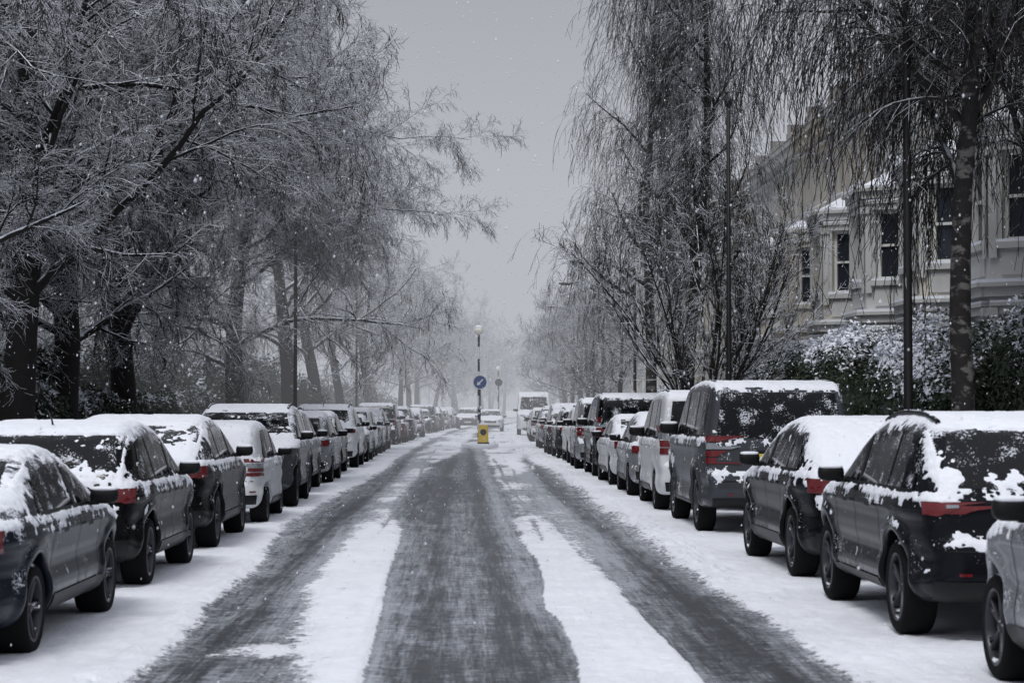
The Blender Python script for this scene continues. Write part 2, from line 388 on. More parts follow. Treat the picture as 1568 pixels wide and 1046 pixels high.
def car_meshes(typ,h,seed,front=False,style=0):
    T=TYPES[typ]
    if typ not in SDFC: SDFC[typ]=car_sdf(T)
    f,W,L,H,poly=SDFC[typ]; hw,belt=T['hw'],T['belt']
    if (typ,h) not in BODYC:
        BODYC[(typ,h)]=surface_nets(f,(-hw-.1+.0013,-.1+.0017,.1+.0011),(hw+.1,L+.1,H+.1),h)
    V,Q,N=BODYC[(typ,h)]
    pp=poly[poly[:,1]>.6]; pp=pp[np.argsort(pp[:,0])]; top=pp
    zr=lambda y: np.interp(y,top[:,0],top[:,1])
    def march(P,D):
        P=P.copy()
        for _ in range(45): P=P+D*(np.clip(f(P),-.2,.3)*.88)[...,None]
        return P,np.abs(f(P))<.012
    def patch(mb,kind,lower,upper,n,m,off=.005,sx=1):
        lo=np.array(lower,float);up=np.array(upper,float)
        s=np.linspace(0,1,n)
        r=lambda q:np.stack([np.interp(s,np.linspace(0,1,len(q)),q[:,i]) for i in (0,1)],1)
        a,b=r(lo),r(up); t=np.linspace(0,1,m)[None,:,None]
        g=a[:,None]*(1-t)+b[:,None]*t
        P=np.zeros((n,m,3)); P[...,2]=g[...,1]
        if kind=='side': P[...,1]=g[...,0]; P[...,0]=sx*(hw+.25); D=np.array([-sx,0,0.])
        elif kind=='rear': P[...,0]=g[...,0]; P[...,1]=-.3; D=np.array([0,1.,0])
        else: P[...,0]=g[...,0]; P[...,1]=L+.3; D=np.array([0,-1.,0])
        R,ok=march(P,D); R=R+norm(grad(f,R))*off
        i=np.arange(n*m).reshape(n,m)
        F=np.stack([i[:-1,:-1],i[1:,:-1],i[1:,1:],i[:-1,1:]],-1).reshape(-1,4)
        F=F[ok.ravel()[F].all(1)]
        if len(F): mb.add(R.reshape(-1,3),F)
    gl,bk,rd,cl,pl,ch=MB(),MB(),MB(),MB(),MB(),MB()
    w0,w1=T['w']; rw=T['rw']
    fine=h<.03; q=1 if fine else .5
    ys=np.linspace(.2,L-.6,160); ok=(zr(ys)-.12>belt+.07); ys=ys[ok]
    ya=max(ys.min()+ (.22 if typ not in('saloon','fastback') else .3), .42); yb=ys.max()
    if typ=='van': ya=3.0
    yy=np.linspace(ya,yb,26)
    low=np.stack([yy,np.full(26,belt+.035)],1); upz=np.minimum(zr(yy)-.115,H-.13)
    upz=np.maximum(upz,belt+.04); 
    if typ not in('offroad','van'): upz[0]=belt+.10; upz[1]=min(upz[1],belt+.22)
    upp=np.stack([yy,upz],1)
    for sx in (-1,1):
        patch(gl,'side',low,upp,int(50*q)+6,10,.004,sx)
        patch(bk,'side',low-[0,.025],low+[0,.004],int(40*q)+6,2,.008,sx)
        bp=(w0+w1)/2+.05
        for yb_,wd in ((bp,.045),(w0+.38,.025)) if typ!='van' else ((3.3,.03),):
            if zr(yb_)-.12>belt+.1: patch(bk,'side',[(yb_-wd,belt+.03),(yb_+wd,belt+.03)],[(yb_-wd-.03,zr(yb_)-.11),(yb_+wd-.03,zr(yb_)-.11)],3,8,.007,sx)
        for yb_ in (w0+.52,bp,w1-.52):
            patch(bk,'side',[(yb_-.006,.36),(yb_+.006,.36)],[(yb_-.006,belt-.0),(yb_+.006,belt-.0)],2,16,.003,sx)
        patch(bk,'side',[(w0+rw+.10,.22),(w1-rw-.10,.22)],[(w0+rw+.10,.36),(w1-rw-.10,.36)],20,4,.010,sx)
        for yb_ in (w0+.66,bp+.14):
            patch(bk,'side',[(yb_,belt-.13),(yb_+.17,belt-.125)],[(yb_,belt-.105),(yb_+.17,belt-.10)],6,3,.028,sx)
    z0,z1=T['rg']; wb=float(W(np.array(.45),np.array(z0)))-.13; wt=float(W(np.array(.6),np.array(z1)))-.12
    patch(gl,'rear',[(-wb,z0+.0),(0,z0-.03),(wb,z0+.0)],[(-wt,z1),(0,z1+.015),(wt,z1)],int(40*q)+4,int(22*q)+3,.004)
    patch(bk,'rear',[(-.02,z0+.02),(.02,z0+.02)],[(.26,z0+.13),(.28,z0+.10)],3,8,.02)
    if typ in('offroad','van','mpv','mini'):
        for sx in (-1,1):
            a,b=sx*(hw-.17),sx*(hw-.055)
            zl,zh={'offroad':(.86,1.22),'mpv':(.85,1.3),'van':(.85,1.25),'mini':(.72,1.0)}[typ]
            mbs=[rd,rd,cl,rd]
            for k in range(4):
                za=zl+(zh-zl)*k/4+.008; zb=zl+(zh-zl)*(k+1)/4-.008
                patch(mbs[k],'rear',[(a,za),(b,za)],[(a,zb),(b,zb)],8,5,.012)
                patch(mbs[k],'side',[(.03,za),(.10,za)],[(.03,zb),(.10,zb)],6,5,.012,sx)
    else:
        zl=T['belt']-.17; zh=T['belt']-.04
        if typ=='saloon': zl-=.02
        wi=.70 if typ in('hatch',) else .62
        if typ=='suv': zl+=.035; wi=.66
        for sx in (-1,1):
            patch(rd,'rear',[(sx*wi*hw,zl+.06),(sx*(hw-.15),zl),(sx*(hw-.07),zl+.01)],[(sx*wi*hw,zh-.03),(sx*(hw-.15),zh),(sx*(hw-.07),zh)],16,7,.014)
            patch(rd,'side',[(.04,zl),(.12,zl+.02),(.18,zl+.06)],[(.04,zh),(.12,zh),(.18,zh-.03)],14,7,.014,sx)
            patch(cl,'rear',[(sx*(wi+.04)*hw,zl+.055),(sx*(hw-.20),zl+.05)],[(sx*(wi+.04)*hw,zl+.075),(sx*(hw-.20),zl+.075)],8,3,.019)
    patch(bk,'rear',[(-hw+.14,.30),(hw-.14,.30)],[(-hw+.12,.44),(hw-.12,.44)],30,6,.008)
    zp=.56
    if typ in('hatch','suv'): zp=.75
    if typ in('saloon','fastback','mini'): zp=.74
    if typ in('mpv','van'): zp=.70
    if typ=='offroad': zp=.88
    patch(bk,'rear',[(-.29,zp-.02),(.29,zp-.02)],[(-.29,zp+.14),(.29,zp+.14)],8,4,.006)
    patch(pl,'rear',[(-.26,zp),(.26,zp)],[(-.26,zp+.11),(.26,zp+.11)],8,4,.014)
    ws=hw-.17
    patch(bk,'rear',[(-ws,.645),(ws,.645)],[(-ws,.657),(ws,.657)],30,2,.004)
    for sx in (-1,1):
        patch(rd,'rear',[(sx*.58,.48),(sx*.66,.48)],[(sx*.58,.50),(sx*.66,.50)],5,3,.012)
    patch(ch,'rear',[(-.30,zp+.155),(.30,zp+.155)],[(-.30,zp+.18),(.30,zp+.18)],8,3,.012)
    z0,z1=T['fg']; wb=hw-.17; wt=hw-.27
    patch(gl,'front',[(-wb,z0),(0,z0-.03),(wb,z0)],[(-wt,z1),(0,z1+.02),(wt,z1)],int(36*q)+4,int(22*q)+3,.004)
    zg=belt-.28
    patch(bk,'front',[(-.38,zg-.08),(.38,zg-.08)],[(-.44,zg+.07),(.44,zg+.07)],16,5,.008)
    patch(bk,'front',[(-.6,.28),(.6,.28)],[(-.66,.42),(.66,.42)],16,5,.008)
    patch(pl,'front',[(-.26,.46),(.26,.46)],[(-.26,.57),(.26,.57)],6,4,.014)
    for sx in (-1,1):
        patch(cl,'front',[(sx*.47,zg-.01),(sx*(hw-.2),zg+.0)],[(sx*.49,zg+.09),(sx*(hw-.18),zg+.13)],10,6,.014)
    mi=MB(); sm=MB(); ym=L-1.62 if typ not in('van','offroad','mpv') else L-1.55
    if typ in('saloon','fastback'): ym=L-1.75
    if typ=='mini': ym=L-1.35
    th=np.linspace(0,pi,9)[:,None]; ph=np.linspace(0,2*pi,14,endpoint=False)[None,:]
    se=lambda c,e:np.sign(c)*np.abs(c)**e
    sc=1.25 if typ in('offroad','van','mpv') else 1
    for sx in (-1,1):
        X=se(np.sin(th),.6)*se(np.cos(ph),.6);Y=se(np.sin(th),.6)*se(np.sin(ph),.6);Z=se(np.cos(th),.7)*np.ones_like(ph)
        V0=np.stack([X*.105*sc,Y*.065,Z*.068*sc],-1); c=np.array([sx*(hw+.09),ym,belt+.085*sc])
        i=np.arange(9*14).reshape(9,14); F=np.stack([i[:-1],i[1:],np.roll(i[1:],-1,1),np.roll(i[:-1],-1,1)],-1).reshape(-1,4)
        mi.add((V0+c).reshape(-1,3),F)
        box(mi,min(sx*(hw-.08),sx*(hw+.05)),max(sx*(hw-.08),sx*(hw+.05)),ym-.03,ym+.03,belt+.01,belt+.06)
        V1=V0*[.9,1.0,.28]+[0,0,.052*sc]; sm.add((V1+c).reshape(-1,3),F)
    if typ in('suv','offroad','mpv'):
        for sx in (-1,1):
            yl=np.linspace(.6,L-2.1,14); P=np.stack([np.full(14,sx*(float(W(np.array(1.5),np.array(H-.08)))-.09)),yl,zr(yl)+.02],1)[None]
            v_,f_=tubes(P,np.full((1,14),.018),6); bk.add(v_,f_)
    if typ in('hatch','saloon','suv'):
        P=np.array([[[0,.75,zr(.75)-.01],[0,.68,zr(.75)+.06],[0,.58,zr(.75)+.12],[0,.5,zr(.75)+.16]]]); v_,f_=tubes(P,np.array([[.012,.008,.004,.003]]),6); bk.add(v_,f_)
    # snow shell
    S=seed
    n1=fbm(V*[2.2,2.2,2.6],S,3); n2=fbm(V*8.0,S+50,3); n3=fbm(V*26.,S+90,2)
    nz=N[:,2]; rear=np.clip(-N[:,1],0,1); side=np.abs(N[:,0]); frt=np.clip(N[:,1],0,1)
    am=nz*1.65+.70*n1+.80*n2+.50*n3-.93
    am+= rear*(.28,.54,.86)[style]*sstep(.45,.75,V[:,2]) + side*.28*sstep(.45,.8,V[:,2])
    am-= .45*rear*sstep(H-.22,H-.1,V[:,2])*(style<2)
    am+= .24*np.exp(-((V[:,2]-(belt-.04))/.06)**2)*(side>.5)
    am+= .28*np.exp(-((V[:,2]-.66)/.05)**2)*rear
    am+= -.30*frt*(nz<.7)
    glassr=(V[:,2]>T['rg'][0]+.0)&(V[:,2]<T['rg'][1]+.02)&(V[:,1]<1.5)&(rear>.2)&(np.abs(V[:,0])<hw-.2)
    zz=(V[:,2]-T['rg'][0])/(T['rg'][1]-T['rg'][0])
    am-= glassr*(.95,.9,-.15)[style]*sstep(.05,.55,zz+.35*n1)
    gls=(side>.6)&(V[:,2]>belt+.03); am-=gls*.32
    gf=(frt>.25)&(V[:,2]>T['fg'][0])&(V[:,1]>L/2)&(V[:,2]<T['fg'][1]); am-=gf*.75
    for yw in (w0,w1):
        cavd=np.hypot(V[:,1]-yw,V[:,2]-rw); am-=((cavd<rw+.075)*2.0)
    am-= (V[:,2]<.38)*.6
    am-= (nz<-.15)*2
    t=np.clip(am,-.3,1)
    thick=sstep(0,.9,t)*.011+ (t>0)*.002 + n3*.005*np.clip(t*3,0,1)+ np.clip(nz-.78,0,.22)*.055*np.clip(t*1.5,0,1)*(1+.6*n2)
    thick=np.where(t<0,-.010,thick)
    keep=(t[Q]>0).sum(1)>=1; Qs=Q[keep]
    Vs=V+N*thick[:,None]
    used=np.unique(Qs); re=np.full(len(V),-1); re[used]=np.arange(len(used))
    me={'body':make_mesh('car_body',V,Q,[None]),
        'snow_cover':make_mesh('car_snow',Vs[used],re[Qs],[M_snow]),
        'windows':gl.mesh('car_windows',M_glass),'trim':bk.mesh('car_trim',M_black),'tail_lights':rd.mesh('car_tail_lights',M_red),
        'lamps':cl.mesh('car_lamps',M_clear),'number_plate':pl.mesh('car_plate',M_plate if not front else M_platew),
        'badge_strip':ch.mesh('car_strip',M_rim),'mirrors':mi.mesh('car_mirrors',M_black),'mirror_snow':sm.mesh('car_mirror_snow',M_snow)}
    return me,T,L
CACHE={}
def car(typ,x,yrear,paint,h=.05,seed=None,front=False,style=0,name='parked_car',yaw=0.0,share=None,sz=1.0):
    key=(typ,h,seed if share is None else share,front,style)
    if key not in CACHE: CACHE[key]=car_meshes(typ,h,seed if seed is not None else 3,front,style)
    me,T,L=CACHE[key]
    rz=pi if front else 0
    loc=(x,yrear+(L if front else 0),0.025)
    rz+=-math.atan(2*1.8e-4*max(yrear-60,0)); 
    e=bpy.data.objects.new(name,None); COL.objects.link(e); e.location=loc; e.rotation_euler=(0,0,rz+yaw); e.scale=(1,1,sz)
    e.empty_display_size=.3
    for k,m in me.items():
        if k=='body':
            mm=bpy.data.meshes.get('cb_%s_%s_%s'%(typ,h,paint))
            if mm is None:
                mm=m.copy(); mm.name='cb_%s_%s_%s'%(typ,h,paint); mm.materials.clear(); mm.materials.append(PAINTS[paint])
            m=mm
        obj(k,m,e)
    w=wheel_parts()
    for yw in T['w']:
        for sx in (-1,1):
            for kk,nm in (('t','tyre'),('r','wheel_rim'),('d','brake_disc')):
                obj(nm,w[kk],e,(sx*(T['hw']-.125),yw,T['rw']-.012),(0,0,0 if sx>0 else pi),(1,T['rw'],T['rw']))
    return e
LX,RX=-2.72,3.02
crng=np.random.default_rng(5)
def L_(typ,y,p,h,seed,**k): 
    hw=TYPES[typ]['hw']; return car(typ,LX-hw+float(road_c(y+2))+k.pop('dx',0),y,p,h,seed,yaw=crng.normal(0,.008),**k)
def R_(typ,y,p,h,seed,**k):
    hw=TYPES[typ]['hw']; return car(typ,RX+hw+float(road_c(y+2))+k.pop('dx',0),y,p,h,seed,yaw=crng.normal(0,.008),**k)
L_('saloon',12.7,'navy',.020,1,style=0,dx=.02,sz=.91)
L_('hatch',18.2,'black',.020,2,style=1,dx=-.02,sz=.97)
L_('fastback',23.2,'black',.022,3,style=1,sz=1.0)
L_('mini',28.6,'white',.03,4,style=2,dx=.10,sz=.88)
L_('suv',33.2,'grey',.03,5,front=True,style=0,dx=.10)
L_('suv',38.6,'navy',.03,6,style=1,sz=.96,dx=-.05)
L_('hatch',44.0,'silver',.03,7,style=0,dx=.05)
R_('hatch',8.9,'silver',.020,8,style=1,dx=.02)
R_('suv',13.9,'graphite',.020,9,style=1,dx=.0,sz=.94)
R_('fastback',18.9,'black',.020,10,style=2,dx=.05)
R_('offroad',26.2,'grey',.022,11,style=0,dx=-.02)
R_('mpv',32.0,'white',.03,12,style=1,dx=-.05)
R_('hatch',37.3,'silver',.03,13,style=2,dx=-.05)
R_('saloon',42.2,'white',.03,14,style=1)
R_('mpv',48.0,'black',.03,15,style=0,sz=1.04)
R_('mpv',53.9,'silver',.05,16,style=1,dx=-.1)
R_('suv',59.6,'white',.05,17,style=1)
types=['hatch','suv','saloon','mini','fastback','suv','hatch','mpv']; cols=['silver','black','navy','white','graphite','silver','black','white','red']
y=49.4;i=0
while y<178:
    if i not in (6,13):
        L_(types[i%8],y,cols[(i*2+1)%9],.05,20+i%4,style=i%3,share=20+i%4,front=(i%4==2),dx=crng.normal(0,.08),sz=crng.uniform(.95,1.03))
    y+=5.1+1.1*crng.random(); i+=1
y=65.3;i=3
while y<178:
    if not (88<y<97 or 116<y<133): R_(types[(i*3)%8],y,cols[(i*4+3)%9],.05,20+i%4,style=i%3,share=20+i%4,dx=crng.normal(0,.08),sz=crng.uniform(.95,1.03))
    y+=5.1+1.1*crng.random(); i+=1
car('van',4.35,122,'white',.05,31,name='delivery_van',front=True)
car('hatch',.9+float(road_c(142)),142,'white',.05,22,front=True,style=0,share=22,name='oncoming_car')
car('suv',-1.1+float(road_c(160)),160,'grey',.05,23,front=True,style=0,share=23,name='oncoming_car')
print('cars',time.time()-T0)
# ------------------------------------------------------------------ road, ground
def grid(us,ys,zf,name,mat,curve=True,attrf=None):
    U,Y=np.meshgrid(us,ys,indexing='ij'); X=U+(road_c(Y) if curve else 0)
    Z=zf(U,Y); V=np.stack([X,Y,Z],-1).reshape(-1,3)
    i=np.arange(U.size).reshape(U.shape)
    F=np.stack([i[:-1,:-1],i[1:,:-1],i[1:,1:],i[:-1,1:]],-1).reshape(-1,4)
    at={k:v.ravel() for k,v in attrf(U,Y).items()} if attrf else None
    return obj(name,make_mesh(name,V,F,[mat],attrs=at))
def P3(U,Y,a,b,z=0): return np.stack([U*a,Y*b,np.full(U.shape,float(z))],-1)
def strips(U,Y,soft=0.):
    Z0=U*0
    n1=vnoise(P3(Z0,Y,0,.22,1)); n2=vnoise(P3(Z0,Y,0,.9,2)); n3=vnoise(P3(Z0,Y,0,.2,5)); n4=vnoise(P3(Z0,Y,0,.8,6))
    wl=.08*n1+.035*n2; wr=.08*n3+.035*n4
    le=-1.93+wl-.38*sstep(20,30,Y)*(1-sstep(34,48,Y)); re=2.28+wr-.12*sstep(30,70,Y)
    ew=.12+.16*sstep(16,30,Y)+soft
    sv=np.maximum(1-sstep(le-ew,le+ew,U), sstep(re-ew*1.2,re+ew*1.2,U))
    lc=np.interp(Y,[8,12,18.7,24,29,33,45,60,68,80],[-.58,-.64,-.86,-.90,-.98,-1.12,-1.15,-1.0,-.85,-.6])
    lw=np.interp(Y,[8,12,15,18.7,24,27,31,36,45,60,68,80],[.09,.11,.14,.24,.22,.28,.13,.10,.18,.30,.5,.6])
    rc=np.interp(Y,[8,12,18.7,29,45,68,80],[1.05,1.03,1.06,.93,1.02,1.3,1.4])
    rw_=np.interp(Y,[8,12,18.7,22,29,36,45,68,80],[.42,.38,.31,.20,.25,.17,.26,.5,.6])
    ed=.04+.14*sstep(20,34,Y)+soft
    dl=np.abs(U-lc-wr*.7); dr=np.abs(U-rc-wl*.7)
    sl=1-sstep(lw-ed,lw+ed+.45*(U<lc)*sstep(9,16,Y),dl+.03*n4); sr=1-sstep(rw_-ed,rw_+ed+.38*(U>rc)*sstep(14,24,Y),dr+.03*n2)
    pl=np.interp(Y,[0,24,31,40,60,75],[1,1,.66,.62,.66,.8]); pr=np.interp(Y,[0,22,29,40,60,75],[1,1,.70,.66,.70,.85])
    return sv,sl*pl,sr*pr
def snowmask(U,Y):
    sv,sl,sr=strips(U,Y)
    blob=np.exp(-(((U+1.33+.15*vnoise(P3(U,Y,5,5,71)))/.30)**2+((Y-13.9)/.5)**2)**2)*.46
    spk=.46*np.exp(-((U+1.05)/.38)**2)*(1-sstep(13,19,Y))
    spe=.30*np.exp(-((U+1.85)/.22)**2)*(1-sstep(16,24,Y))+.28*np.exp(-((U-2.1)/.25)**2)
    sp2=.36*np.exp(-((U-1.55)/.25)**2)*sstep(20,26,Y)
    s=np.maximum.reduce([sv,sl,sr]); s=np.maximum(s,blob)+spk*(1-s)+sp2*(1-s)+spe*(1-s)
    s=s+.42*sstep(58,84,Y)*(1-s)*(0.6+.6*vnoise(P3(U,Y,2,.25,9)))
    inn=(np.abs(U)<2)
    s=s-.60*np.clip(vnoise(P3(U,Y,1.8,.35,3))-.05,0,1)*sstep(22,34,Y)*inn+.55*np.clip(vnoise(P3(U,Y,1.5,.30,13))-.25,0,1)*sstep(24,40,Y)*inn
    for u0,ww,amp in ((1.02,.035,.45),(1.28,.03,.35),(-.98,.03,.4)):
        c=u0+.10*vnoise(P3(U*0,Y,0,.09,u0*7+30)); s=s-amp*np.exp(-((U-c)/ww)**2)*np.clip(.4+vnoise(P3(U*0,Y,0,.35,u0*5+9)),0,1)*sstep(15,20,Y)
    return np.clip(s,0,1)
def slush(U,Y):
    g=.40+.26*vnoise(P3(U,Y,1.3,.12,4))
    for u0 in (-.25,.30,-1.62,1.85): g=g-.28*np.exp(-((U-u0-.10*vnoise(P3(U*0,Y,0,.12,u0*9)))/.12)**2)
    g=g+.45*np.exp(-((U+1.25)/.35)**2)*sstep(16,22,Y)+.30*np.exp(-((U-1.55)/.25)**2)*sstep(12,18,Y)
    g=g+.40*np.exp(-((U-.60)/.12)**2)*sstep(14,19,Y)
    g=g+.20*sstep(40,80,Y)
    sv,sl,sr=strips(U,Y,.15)
    g=g+.55*np.maximum.reduce([sv,sl,sr])
    return np.clip(g,0,1.1)
us=np.concatenate([np.linspace(-5.0,-2.7,24),np.linspace(-2.66,3.0,190),np.linspace(3.06,5.3,24)])
ys=[4.0]
while ys[-1]<95: ys.append(ys[-1]+max(.035,ys[-1]*.0035))
while ys[-1]<500: ys.append(ys[-1]+2)
ys=np.array(ys)
def roadz(U,Y):
    s=snowmask(U,Y); n=fbm(P3(U,Y,3,3),5,3); n2=fbm(P3(U,Y,14,14),6,2)
    lump=np.clip(vnoise(P3(U,Y,11,11,4)),0,1)*np.exp(-((U-2.45)/.3)**2)*.06*sstep(16,22,Y)+np.clip(vnoise(P3(U,Y,9,9,14)),0,1)*np.exp(-((U+2.1)/.25)**2)*.04
    return .004+sstep(.35,.9,s)*.022+s*(n*.02+n2*.010)+lump+.004*n2
grid(us,ys,roadz,'road',M_road,True,lambda U,Y:{'snow':snowmask(U,Y),'slush':slush(U,Y)})
gs=np.array([-900,-300,-100,-30,-6,6,30,100,300,900.])
grid(gs,np.array([-60,0,60,200,500,1500.]),lambda U,Y:U*0-.05,'ground',M_snow,False)
yp=np.concatenate([np.arange(4,90,.25),np.arange(90,500,2.)])
for nm,a,b in (('pavement',-7.2,-5.0),('pavement',5.3,8.0)):
    grid(np.linspace(a,b,14),yp,lambda U,Y:.15+.03*fbm(P3(U,Y,1.5,1.5),3,3),nm,M_snow)
for nm,a,b in (('kerb',-5.13,-5.0),('kerb',5.3,5.43)):
    V=[];F=[]
    yk=np.concatenate([np.arange(4,90,2.),np.arange(90,500,4.)]); c=road_c(yk)
    for u,z in ((a,.0),(a,.15),(b,.15),(b,.0)):
        V.append(np.stack([u+c,yk,np.full(len(yk),z+(.012 if z>0 else -.03))],1))
    V=np.concatenate(V); n=len(yk); i=np.arange(n-1)
    F=np.concatenate([np.stack([i+k*n,i+1+k*n,i+1+(k+1)*n,i+(k+1)*n],1) for k in range(3)])
    obj(nm,make_mesh(nm,V,F,[M_curb],smooth=False))
grid(np.concatenate([np.linspace(-60,-20,15),np.linspace(-19,-7.2,30)]),np.arange(4,400,2.),lambda U,Y:.13+.22*fbm(P3(U,Y,.16,.16),8,3)*np.clip((-U-7.2)/4,0,1),'park_ground',M_snow)
grid(np.linspace(8.0,30,20),np.arange(4,400,2.),lambda U,Y:.15+.0*U,'front_gardens',M_snow)
print('ground',time.time()-T0)
# ------------------------------------------------------------------ trees
def grow(P0,D,L,R0,K,jit,trop,tip=.35):
    N=len(P0); pts=np.zeros((N,K,3)); pts[:,0]=P0; D=norm(D)
    trop=np.array(trop,float)
    for k in range(1,K):
        D=norm(D+rng.normal(0,jit,(N,3))+trop*(k/K*1.5+.25)); pts[:,k]=pts[:,k-1]+D*(L/(K-1))[:,None]
    return pts,R0[:,None]*(1-(1-tip)*np.linspace(0,1,K))
def kids(pts,rad,L,n,t0,t1,ang,aj,lenf,radf,up=0.,rmax=9,lmin=0.,lt=.55):
    N,K,_=pts.shape
    t=t0+(t1-t0)*((np.arange(n)[None]+rng.random((N,n)))/n); q=t*(K-1.001); i=q.astype(int); fr=(q-i)[...,None]
    r_=np.arange(N)[:,None]; a=pts[r_,i]; b=pts[r_,i+1]; P=a*(1-fr)+b*fr; d=norm(b-a)
    r=rad[r_,i]
    v=rng.normal(0,1,(N,n,3)); v[...,2]+=up; v=v-(v*d).sum(-1,keepdims=True)*d; v=norm(v)
    an=(ang+rng.normal(0,aj,(N,n)))[...,None]
    D=np.cos(an)*d+np.sin(an)*v
    Lc=np.maximum(L[:,None]*lenf*(1.1-lt*t)*rng.uniform(.65,1.25,(N,n)),lmin)
    Rc=np.minimum(r*radf,rmax)*np.ones((N,n))
    return P.reshape(-1,3),D.reshape(-1,3),Lc.ravel(),Rc.ravel()
def assemble(name,parts,mats):
    V=[];F=[];M=[];o=0
    for pts,rad,S,mi in parts:
        v,f=tubes(pts,rad,S); V.append(v);F.append(f+o);M.append(np.full(len(f),mi)); o+=len(v)
    return make_mesh(name,np.concatenate(V),np.concatenate(F),mats,np.concatenate(M))
def big_tree(name,H=14,R=.36,lean=(0,0),nl=15,lenf=.58,cnt=(9,8,7,4),t0=.26,droop=-.05,thin=1.0,la=1.0,ldroop=.03):
    parts=[]
    p,r=grow(np.array([[0,0,-.15]]),np.array([[lean[0],lean[1],1.]]),np.array([H*.86]),np.array([R]),10,.05,(0,0,.05),.16)
    r[:,0]*=1.35; L=np.array([H*.86]); parts.append((p,r,12,0))
    a=kids(p,r,L,nl,t0,.97,la,.18,lenf,.34,.3,.10,0,.45); a=(a[0],a[1],np.minimum(a[2],7.6),a[3]); p1,r1=grow(*a,10,.13,(0,0,ldroop),.25); parts.append((p1,r1,7,0)); L1=a[2]
    a=kids(p1,r1,L1,cnt[0],.12,.98,.75,.2,.44,.5,.2); p2,r2=grow(*a,7,.15,(0,0,-.02),.3); parts.append((p2,r2,5,0)); L2=a[2]
    a=kids(p2,r2,L2,cnt[1],.10,1,.7,.22,.52,.55,.1,.018*thin,.5); p3,r3=grow(*a,5,.16,(0,0,droop*.8),.4); parts.append((p3,np.maximum(r3,.0065*thin),3,1)); L3=a[2]
    a=kids(p3,r3,L3,cnt[2],.08,1,.7,.25,.5,.6,.0,.010*thin,.32); p4,r4=grow(*a,4,.16,(0,0,droop),.5); parts.append((p4,np.maximum(r4,.0048*thin),3,1)); L4=a[2]
    if cnt[3]:
        a=kids(p4,r4,L4,cnt[3],.15,1,.7,.25,.5,.7,.0,.006*thin,.16); p5,r5=grow(*a,2,.15,(0,0,droop),.6); parts.append((p5,np.maximum(r5,.0042*thin),3,1))
    return assemble(name,parts,[M_bark,M_twig])
def birch(name,H=13,R=.17,nl=13,ns=12,spread=1.,strand=2.2,lean=(0,0),thin=1.,t0=.3,t1=.98,lmin=1.6,nb=8):
    parts=[]
    p,r=grow(np.array([[0,0,-.15]]),np.array([[lean[0],lean[1],1.]]),np.array([H]),np.array([R]),14,.045,(0,0,.05),.2); r[:,0]*=1.25
    L=np.array([H]); parts.append((p,r,12,0))
    a=kids(p,r,L,nl,t0,t1,.68,.15,.38*spread,.5,.4); a=(a[0],a[1],np.maximum(a[2],lmin),a[3]); p1,r1=grow(*a,10,.12,(0,0,.06),.25); parts.append((p1,r1,7,0)); L1=a[2]
    a=kids(p1,r1,L1,nb,.15,1,.7,.2,.40,.5,.3,9,.6); p2,r2=grow(*a,8,.15,(0,0,-.14),.35); parts.append((p2,r2,5,1)); L2=a[2]
    a=kids(p2,r2,L2,ns,.10,1,.8,.3,.0,.5,.0,.010*thin,1); N=len(a[0])
    Ls=strand*rng.uniform(.3,1.2,N)*rng.uniform(.6,1.2,N); p3,r3=grow(a[0],a[1],Ls,a[3],7,.11,(0,0,-.55),.5); parts.append((p3,np.maximum(r3,.0055*thin),3,1))
    a=kids(p3,r3,Ls,5,.15,1,.55,.2,.30,.7,.0,.007*thin,.15); p4,r4=grow(*a,3,.12,(0,0,-.35),.6); parts.append((p4,np.maximum(r4,.0045*thin),3,1))
    return assemble(name,parts,[M_birch,M_birchtwig])
def vase_tree(name,H=5.5):
    parts=[]; n=17
    D=np.stack([.72*np.cos(np.arange(n)*2.4),.6*np.sin(np.arange(n)*2.4),np.ones(n)],1); D[:,:2]*=rng.uniform(.25,1.0,(n,1))
    p0,r0=grow(np.array([[0,0,-.1]]),np.array([[0,0,1.]]),np.array([.9]),np.array([.12]),4,.02,(0,0,0),.8); parts.append((p0,r0,8,0))
    L=H*rng.uniform(.75,1.0,n); p1,r1=grow(np.tile([[0,0,.55]],(n,1))+rng.normal(0,.03,(n,3)),D,L,np.full(n,.045),11,.07,(0,0,.02),.2); parts.append((p1,r1,6,0))
    a=kids(p1,r1,L,12,.2,1,.5,.15,.32,.55,.3); p2,r2=grow(*a,8,.09,(0,0,.04),.3); parts.append((p2,r2,5,1)); L2=a[2]
    a=kids(p2,r2,L2,8,.15,1,.55,.2,.45,.6,.2,.010); p3,r3=grow(*a,5,.1,(0,0,.03),.5); parts.append((p3,np.maximum(r3,.006),3,1)); L3=a[2]
    a=kids(p3,r3,L3,4,.15,1,.6,.2,.5,.7,.1,.007,.15); p4,r4=grow(*a,2,.1,(0,0,0),.6); parts.append((p4,np.maximum(r4,.005),3,1))
    return assemble(name,parts,[M_bark,M_twig])
tA=big_tree('tree_a',15,.36,(.08,0),28,.60,(11,9,8,4),t0=.22,droop=-.10,ldroop=-.01,la=1.05)
tB=big_tree('tree_b',14.5,.33,(.05,.05),28,.60,(11,9,8,4),t0=.20,droop=-.16,ldroop=-.03,la=1.1)
tC=big_tree('tree_c',13,.28,(.03,.0),18,.60,(9,8,7,0),droop=-.06,thin=1.35)
tD=big_tree('tree_d',8,.17,(0,0),14,.52,(7,7,6,0),t0=.28,droop=.02,thin=1.2)
bA=birch('birch_a',15.0,.20,20,10,.62,2.2,(-.02,0),lmin=1.5)
bB=birch('birch_b',12,.17,24,16,1.0,2.1,(0.01,0),t0=.36)
vT=vase_tree('vase',6.0)
def tree(name,me,x,y,rz=0,s=1.,z=.1):
    return obj(name,me,None,(x+float(road_c(y)),y,z),(0,0,rz),(s,s,s))
